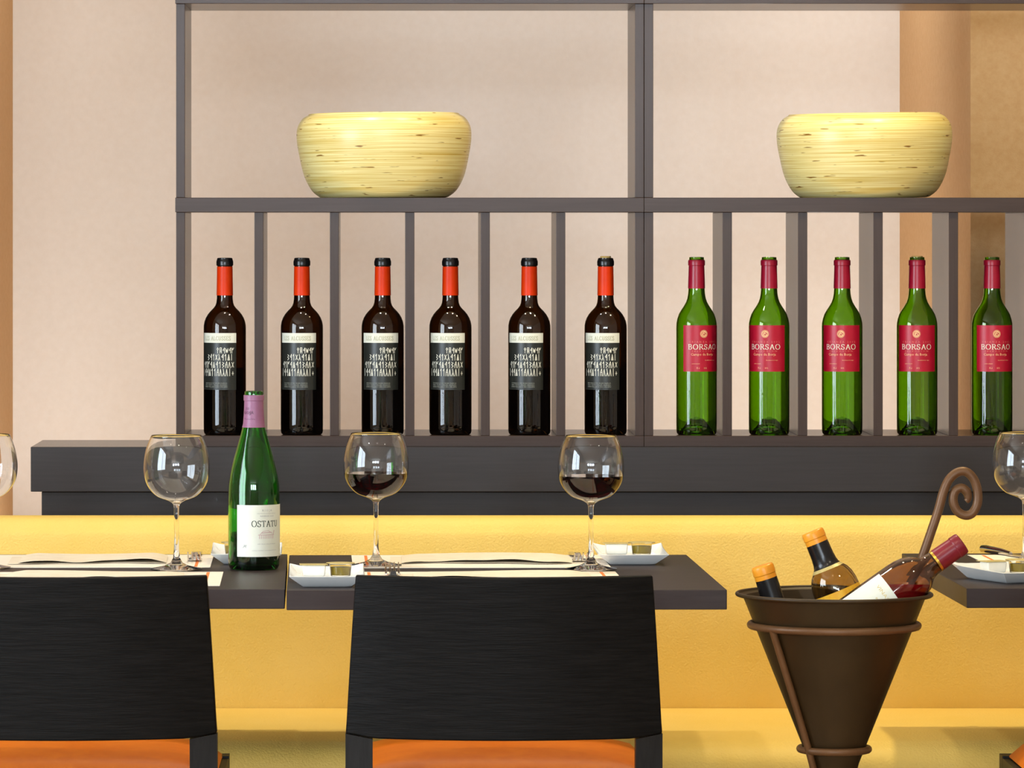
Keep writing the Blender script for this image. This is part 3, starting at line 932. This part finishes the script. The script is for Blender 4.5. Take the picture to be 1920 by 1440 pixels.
def dish(loc, yaw, label, wdt=.117, dep=.165):
    """small rectangular porcelain dish with flared sides and pointed, lifted rear corners"""
    t = thing('porcelain_dish', label, 'dish', loc, (0, 0, radians(yaw)), 'small white porcelain dishes')
    def loop(hx, hy, z, lift=0.0):
        out = []
        n = 8
        cs = [(-hx, -hy), (hx, -hy), (hx, hy), (-hx, hy)]
        for k in range(4):
            a, b = cs[k], cs[(k + 1) % 4]
            for i in range(n):
                s = i / n
                x, y = a[0] + (b[0] - a[0]) * s, a[1] + (b[1] - a[1]) * s
                cnr = max(0, (abs(x) / hx) * (abs(y) / hy))
                out.append((x, y, z + lift * (.55 * (y / hy + 1) / 2 + .55 * cnr ** 5 * (1 if y > 0 else .12))))
        return out
    hx, hy = wdt / 2, dep / 2
    loops = [loop(hx * .60, hy * .66, 0), loop(hx * .63, hy * .69, .0006), loop(hx * .68, hy * .73, .003), loop(hx * .985, hy * .99, .0165, .008), loop(hx, hy, .0178, .008), loop(hx * .975, hy * .98, .0184, .008),
             loop(hx * .78, hy * .84, .0125), loop(hx * .70, hy * .76, .0118)]
    vs, fs = [], []
    for l in loops: vs += l
    n = len(loops[0])
    for k in range(len(loops) - 1):
        for i in range(n):
            fs.append((k * n + i, k * n + (i + 1) % n, (k + 1) * n + (i + 1) % n, (k + 1) * n + i))
    fs += [tuple(range(n)), tuple(range((len(loops) - 1) * n, len(loops) * n))]
    put('dish_body', mesh('dish', vs, fs), M['porcelain'], t, 35)
    return t

def butter_tub(loc, yaw, label):
    t = thing('butter_tub', label, 'tub', loc, (0, 0, radians(yaw)), 'white portion tubs on the dishes')
    me = rbox(-.0185, .0185, -.013, .013, 0, .018, .003, 3, 'tub')
    for v in me.vertices:
        k = .90 + .10 * v.co.z / .018
        v.co.x *= k
        v.co.y *= k
    put('tub_body', me, M['tub_white'], t, 40)
    rb('foil_lid', M['tub_lid'], t, -.0225, .0215, -.0155, .0155, .0181, .0188, .0003)
    return t

def oil_tub(loc, label):
    t = thing('oil_tub', label, 'tub', loc, (0, 0, 0), 'round olive oil tubs on the dishes')
    MB().lathe([(0, 0), (.0145, 0), (.0155, .001), (.0178, .0190), (.0225, .0192), (.0225, .0198), (.0172, .0198), (.0148, .0016), (0, .0012)], 40).build('tub_body', M['tub_clear'], t, 40)
    MB().lathe([(0, .0014), (.0145, .0018), (.0162, .0145), (0, .0145)], 40).build('olive_oil', M['oil'], t, 40)
    MB().lathe([(0, .0199), (.0222, .0199), (.0228, .0203), (.0222, .0206), (0, .0206)], 40).build('film_lid', M['tub_lid'], t, 40)
    return t

# ------------------------------------------------------------------ wine glasses
gl_outer = spline([(.0042, .100), (.0060, .1065), (.0135, .1118), (.0310, .1187), (.0428, .1295), (.0507, .1435), (.0538, .1605), (.0531, .1780), (.0488, .1990), (.0412, .2180)], 6)
foot = [(0, 0), (.0405, 0), (.0425, .0008), (.0425, .0018), (.034, .0032), (.020, .0062), (.010, .0110), (.0058, .0185), (.0042, .032), (.0038, .060), (.0039, .085)]
def glass_mesh():
    inner = [(max(r - .0011, 0), z) for r, z in gl_outer if z > .1125]
    prof = foot + gl_outer + [(.0406, .2183)] + list(reversed(inner))[1:] + [(.006, .1128), (0, .1122)]
    return MB().lathe(prof, 64)
GM = glass_mesh()
gm = mesh('wine_glass', GM.v, GM.f)
WZ = .1525
def wr(z):
    for (ra, za), (rc, zc) in zip(gl_outer[:-1], gl_outer[1:]):
        if za <= z <= zc: return ra + (rc - ra) * (z - za) / (zc - za)
wprof = [(0, .1128), (.006, .1136)] + [(max(r - .00125, 0), z) for r, z in gl_outer if .1145 < z < WZ] + [(wr(WZ) - .00125, WZ), (0, WZ)]
wprof = [(r + .0005 if r > .01 else r, z) for r, z in wprof]
WM = MB().lathe(wprof, 64)
wm = mesh('wine', WM.v, WM.f)
def wine_glass(px, py, label, full, name='wine_glass', tilt=0):
    p = TP(px, py)
    t = thing('wine_glass', label, 'glass', (p.x, p.y, TZ + .0012), (0, radians(tilt), 0), 'wine glasses on the tables')
    put('glass_body', gm, M['glass'], t, 60 if not gm.materials else None)
    if full:
        put('red_wine', wm, M['wine'], t, 40 if not wm.materials else None)
    return t
wine_glass(-29, 1066, 'empty wine glass cut off by the left edge', False)
wine_glass(331, 1069, 'empty wine glass left of the green wine bottle', False)
wine_glass(705, 1062, 'glass of red wine nearest the green wine bottle', True)
wine_glass(1108, 1069, 'glass of red wine in front of the dish at the middle of the table', True)
wine_glass(1922, 1060, 'empty wine glass cut off by the right edge', False)

# settings: table 1 (left), table 2 (middle), table 3 (right)
placemat(160, 8.028, .30, .423, 1.0, 'paper placemat on the bench side of the left table')
placemat(165, 7.625, .30, .423, 1.0, 'paper placemat on the chair side of the left table')
placemat(898, 8.022, .30, .423, 1.0, 'paper placemat on the bench side of the middle table')
placemat(915, 7.630, .30, .423, 1.0, 'paper placemat on the chair side of the middle table')
placemat(2075, 8.03, .30, .423, 1.0, 'paper placemat on the bench side of the right table')
def on(px, py, dz): 
    p = TP(px, py); return (p.x, p.y, TZ + dz)
napkin(on(165, 1052, .0011), .26, .165, 2, .0075, 3, 'folded paper napkin beside the empty glass on the left table, bench side')
napkin(on(165, 1084, .0011), .30, .13, 1, .0065, 9, 'folded paper napkin behind the left chair back, chair side of the left table')
napkin(on(900, 1052, .0011), .30, .165, 0, .0075, 5, 'folded paper napkin between the two red wine glasses, bench side')
napkin(on(930, 1084, .0011), .30, .13, 1, .0065, 14, 'folded paper napkin behind the middle chair back, chair side')
def fork_at(px, py, yaw, label):
    p = TP(px, py); return fork((p.x, p.y, TZ + .0011), yaw, label)
fork_at(365, 1054, 181, 'steel fork beside the empty glass on the left table')
fork_at(1087, 1055, 181, 'steel fork behind the right red wine glass on the middle table')
fork_at(736, 1081, 1, 'steel fork beside the left red wine glass, tines above the chair back')
p = TP(1893, 1044)
knife((p.x, p.y, TZ + .0011), 200, 'steel knife on the right table beside the orange stripe')

def dish_set(px, py, yaw, names, tubs):
    """px,py: middle of the front foot of the dish"""
    p = TP(px, py)
    a = radians(yaw)
    c = Vector((p.x, p.y, TZ + .0002)) + Vector((-sin(a), cos(a), 0)) * .055
    dish(tuple(c), yaw, names[0])
    for (dx, dy, kind), nm in zip(tubs, names[1:]):
        q = c + Vector((dx * cos(a) - dy * sin(a), dx * sin(a) + dy * cos(a), .0121))
        (butter_tub(tuple(q), yaw + 2, nm) if kind == 'b' else oil_tub(tuple(q), nm))
dish_set(1186, 1059, 1, ('white porcelain dish at the right end of the middle table', 'white butter tub on the dish at the right end of the middle table',
         'olive oil tub on the dish at the right end of the middle table'), [(-.0215, .022, 'b'), (.0205, .022, 'o')])
dish_set(613, 1101, 1, ('white porcelain dish at the left front corner of the middle table', 'white butter tub on the dish beside the middle chair back',
         'olive oil tub on the dish beside the middle chair back'), [(-.0200, .012, 'b'), (.0215, .018, 'o')])
dish_set(462, 1058, 1, ('white porcelain dish behind the green wine bottle', 'white butter tub hidden on the dish behind the green wine bottle',
         'olive oil tub peeking out left of the green wine bottle'), [(.022, .015, 'b'), (-.0205, .012, 'o')])
dish_set(1925, 1093, 24, ('white porcelain dish at the near corner of the right table', 'white butter tub on the dish of the right table',
         'olive oil tub cut off by the right edge'), [(-.020, .012, 'b'), (.022, .002, 'o')])

# ------------------------------------------------------------------ green bottle on the table
def table_bottle():
    pb = TP(476, 1067)
    s = pb.y / FPX
    zz = lambda y: (1067 - y) * s
    t = thing('wine_bottle', 'open green wine bottle with white label and mauve capsule on the left table', 'bottle', (pb.x, pb.y, TZ))
    o = [(.036, 0), (.0395, .002), (.0415, .007), (.0421, .016), (.0421, zz(940)), (.0420, zz(930))] + \
        [(h * s, zz(y)) for h, y in [(47.5, 910), (45, 892), (41.5, 876), (37.5, 860), (33, 844), (28.5, 828), (24.5, 814), (21.5, 802), (19.5, 795), (18.3, 780), (17.6, 765), (17.3, 752), (17.3, 751.4), (18.4, 750.6), (18.4, 741), (17.4, 740), (17.2, 735), (16.6, 733.6)]]
    sh, inner = shell(o, .0026, .022, 64)
    sh.build('glass_body', M['emerald_glass'], t, 30)
    lv = zz(1000)
    wp = [(0, .0265), (.024, .019), (.033, .010)] + [(r - .0004, z) for r, z in inner if .012 < z < lv] + [(.0390, lv), (0, lv)]
    MB().lathe(wp, 48).build('wine', M['dark_wine'], t, 30)
    cp = sleeve(o, zz(801), zz(740.5)).build('capsule', M['mauve_cap'], t, 30)
    f = cyl(18.2 * s + .0012, -32)
    mb = MB()
    small(mb, 'DO', -.002, zz(768), .0042, f, width=.006)
    small(mb, 'RIOJA', .000, zz(776), .0052, f, width=.019)
    small(mb, 'Reserva', .002, zz(786.5), .0030, f, width=.020)
    mb.build('capsule_print', M['ink_plum'], cp)
    r = .0421
    lb = patch(r + .0003, -38, 92, zz(1041), zz(944.5), 40).build('label', M['label_white'], t, 30)
    f = cyl(r + .0007, 30)
    mb = MB()
    serif(mb, 'OSTATU', .000, zz(985), .0098, f, track=.10, thick=.14, thin=.055, width=.050)
    mb.build('name_lettering', M['ink_green'], lb)
    mb = MB()
    small(mb, 'RIOJA', .002, zz(956.5), .0034, f, width=.018, spacing=1.5)
    small(mb, 'DENOMINACION DE ORIGEN CALIFICADA', .002, zz(961), .0013, f, width=.036)
    small(mb, 'RESERVA 2003', .002, zz(966.5), .0024, f, width=.025)
    small(mb, 'EMBOTELLADO EN LA PROPIEDAD', .002, zz(1018), .0014, f, width=.034)
    small(mb, 'BODEGAS SAMANIEGO ALAVA ESPANA PRODUCTO', -.001, zz(1030), .0014, f, width=.046)
    for a in (0, 1, 2):
        ribbon(mb, [(-.040 + .001 * a, zz(1024) + .0022 * a), (-.036, zz(1021.5) + .001 * a), (-.034 + .0006 * a, zz(1024) + .002 * a)], .0009, .0009, f)
    mb.build('small_print', M['ink_grey'], lb)
    mb = MB()      # little drawing of a house with a colonnade
    zb = zz(1007)
    for k in range(9):
        ribbon(mb, [(-.012 + .0032 * k, zb), (-.012 + .0032 * k, zb + .006)], .0011, .0011, f)
    ribbon(mb, [(-.014, zb + .006), (.0155, zb + .006)], .001, .001, f)
    ribbon(mb, [(-.009, zb + .009), (.010, zb + .010)], .0014, .0014, f)
    ribbon(mb, [(-.011, zb + .007), (-.006, zb + .0115), (.004, zb + .0125), (.012, zb + .008)], .0009, .0009, f)
    ribbon(mb, [(.014, zb + .006), (.016, zb + .013)], .0014, .0014, f)
    mb.build('drawing', M['ink_pink'], lb)
table_bottle()

# ------------------------------------------------------------------ wine cooler stand and its bottles
YK = 7.20
KX = X(1564, YK)
ks = YK / FPX
RZ = Z(1114, YK)
stand = thing('wine_cooler_stand', 'brown conical metal wine cooler on a wrought iron stand with curled handle', 'wine cooler', (KX, YK, 0))
cone_r = lambda z: .1405 - (RZ - z) * (.1405 - .0470) / (RZ - Z(1402, YK))
tipz = RZ - .1405 * (RZ - Z(1402, YK)) / (.1405 - .0470) + .012
th = .0022
cp = [(0, tipz), (.006, tipz + .002)] + [(cone_r(z), z) for z in (tipz + .02, Z(1402, YK), Z(1250, YK), Z(1140, YK), RZ - .004)] + [(.1455, RZ - .002), (.1475, RZ)]
ci = [(max(r - th, 0), z + .001) for r, z in reversed(cp[1:])]
MB().lathe(cp + [(.1465, RZ + .002)] + ci, 72).build('cone', M['cone'], stand, 30)
MB().torus(.1475, .0032, RZ, 72, 10).build('rim', M['cone'], stand, 60)
z1, z2 = Z(1172, YK), Z(1404, YK)
MB().torus(cone_r(z1) + .0055, .0058, z1, 72, 12).build('upper_ring', M['iron'], stand, 60)
MB().torus(cone_r(z2) + .0058, .0056, z2, 48, 12).build('lower_ring', M['iron'], stand, 60)
def rod_path(ang, zt):
    a = radians(ang)
    pts = [((cone_r(z) + .006) * sin(a), -(cone_r(z) + .006) * cos(a), z) for z in (zt, z2)]
    lo = [((cone_r(z2) + .006) * k * sin(a), -(cone_r(z2) + .006) * k * cos(a), z) for k, z in ((.62, z2 - .08), (.55, .30), (.75, .20), (1.6, .09), (2.9, .02), (3.3, .0065))]
    return pts, lo
for ang in (-52, -168):
    a_, b_ = rod_path(ang, z1)
    MB().tube([tuple(q) for q in spline(a_ + b_, 6)], .0055, 12).build('rod', M['iron'], stand, 60)
# the long rod that ends in the spiral handle (behind, to the right)
a_, b_ = rod_path(130, z1)
q0, q1 = Vector(a_[1]), Vector(a_[0])
def kp(px, py, dy): return Vector((X(px, YK + dy) - KX, dy, Z(py, YK + dy)))
back = q1.y
path = [Vector(q) for q in spline(b_[::-1] + [tuple(q0), tuple(q1)], 5)]
curl = [(1727, 1052), (1745, 1000), (1760, 955), (1768, 925), (1779, 900), (1795, 886), (1812, 885), (1826, 899), (1833, 922), (1832, 946), (1822, 963), (1808, 966), (1794, 957), (1787, 938), (1791, 921), (1803, 915), (1813, 923), (1815, 935), (1811, 940)]
cv = [kp(px, py, back + .004 * min(1, k / 6)) for k, (px, py) in enumerate(curl)]
cv = [Vector(q) for q in spline([tuple(v) for v in cv], 6)]
full = path + cv
rad = [.0071] * len(full)
for k in range(1, 14): rad[-k] = .0071 * (.55 + .45 * k / 14)
MB().tube(full, rad, 14).build('spiral_handle', M['iron'], stand, 60)

def lean(base, tip, spin=0.0):
    """rotation that takes local +Z from base to tip"""
    d = (Vector(tip) - Vector(base)).normalized()
    q = Vector((0, 0, 1)).rotation_difference(d)
    return (q.to_matrix() @ Matrix.Rotation(radians(spin), 3, 'Z')).to_euler()

def pk(px, py, dy): return Vector((X(px, YK + dy), YK + dy, Z(py, YK + dy)))
bord = [(.033, 0), (.0355, .002), (.0367, .006), (.0372, .02), (.0374, .185), (.0368, .196), (.0335, .209), (.028, .219), (.0215, .2265), (.0175, .232), (.0158, .239), (.0150, .250), (.0146, .270), (.0143, .283), (.0150, .2842), (.0150, .2935), (.0146, .295), (.0142, .297)]
# left: only the neck shows
def cooler_neck():
    tip, d = pk(1429, 1061, .030), (pk(1429, 1061, .030) - pk(1446, 1115, .030)).normalized()
    CUT = .136          # a half-size bottle: shorter body, same neck
    base = tip - d * (.297 - CUT)
    t = thing('wine_bottle', 'dark bottle with amber cap at the left of the wine cooler', 'bottle', tuple(base), tuple(lean(base, tip)))
    o = [(r * .74 if z < .21 else r * (.74 + .38 * min(1, (z - .21) / .03)), min(z, .05) if z < .19 else z - CUT) for r, z in bord]
    sh, inner = shell(o, .0022, .016, 40)
    sh.build('glass_body', M['dark_glass'], t, 30)
    sleeve(o, .225 - CUT, .2762 - CUT).build('capsule', M['black_cap'], t, 30)
    sleeve(o, .2764 - CUT, .2965 - CUT, top=True).build('cap_top', M['amber_cap'], t, 30)
cooler_neck()
def cooler_middle():
    tip = pk(1523, 997, .056)
    d = (tip - pk(1570, 1110, .050)).normalized()
    mz = lambda z: z if z < .1 else (z - .078 if z <= .185 else .107 + (z - .185) * .86)     # short body, short shoulder
    base = tip - d * mz(.297)
    t = thing('wine_bottle', 'olive bottle with amber cap and yellow label in the wine cooler', 'bottle', tuple(base), tuple(lean(base, tip)))
    o = [(r * (.98 if z < .205 else .98 + .16 * min(1, (z - .205) / .03)), mz(z)) for r, z in bord]
    sh, inner = shell(o, .0022, .016, 48)
    sh.build('glass_body', M['smoke_glass'], t, 30)
    sleeve(o, mz(.2300), mz(.2745)).build('capsule', M['black_cap'], t, 30)
    sleeve(o, mz(.2245), mz(.2298)).build('neck_ring', M['tub_lid'], t, 30)
    sleeve(o, mz(.2747), mz(.2965), top=True).build('cap_top', M['amber_cap'], t, 30)
    patch(.0370, -75, 75, .04, .1060).build('label', M['label_yellow'], t, 30)
cooler_middle()
def cooler_rose():
    tip = pk(1804, 1018, -.030)
    d = (tip - pk(1648, 1128, -.037)).normalized()
    base = tip - d * .300
    t = thing('wine_bottle', 'rose wine bottle with maroon capsule lying across the right of the wine cooler', 'bottle', tuple(base), tuple(lean(base, tip, 0)))
    o = [(r * (1.0 if z < .205 else 1.0 + .12 * min(1, (z - .205) / .03)), z * 1.01) for r, z in bord]
    sh, inner = shell(o, .0024, .016, 48)
    sh.build('glass_body', M['pale_glass'], t, 30)
    wp = [(0, .021), (.022, .017), (.030, .0095)] + [(r - .0004, z) for r, z in inner if .012 < z < .228] + [(.0150, .229), (0, .229)]
    rw = MB().lathe(wp, 48).build('rose_wine', M['rose_wine'], t, 30)
    mw = Matrix.Translation(base) @ lean(base, tip, 0).to_matrix().to_4x4()     # the wine lies level in the tilted bottle
    bm = bmesh.new()
    bm.from_mesh(rw.data)
    bmesh.ops.transform(bm, matrix=mw, verts=bm.verts)
    bmesh.ops.bisect_plane(bm, geom=list(bm.verts) + list(bm.edges) + list(bm.faces), plane_co=(0, 0, Z(1092, YK)), plane_no=(0, 0, 1), clear_outer=True)
    bmesh.ops.holes_fill(bm, edges=[e for e in bm.edges if e.is_boundary], sides=0)
    bmesh.ops.recalc_face_normals(bm, faces=bm.faces)
    bmesh.ops.transform(bm, matrix=mw.inverted(), verts=bm.verts)
    bm.to_mesh(rw.data)
    bm.free()
    sleeve(o, .2540, .2990, top=True).build('capsule', M['maroon_cap'], t, 30)
    sleeve(o, .2500, .2538).build('gold_band', M['gold'], t, 30)
    lb = patch(.0377, -70, 70, .075, .168, 30).build('label', M['label_white'], t, 30)
    f0 = cyl(.0381, 0)
    mb = MB()
    small(mb, 'VINAS VIEJAS', .004, .152, .0052, f0, width=.060)
    small(mb, 'ROSADO', .004, .140, .0034, f0, width=.030)
    mb.build('label_print', M['tub_lid'], lb)
cooler_rose()
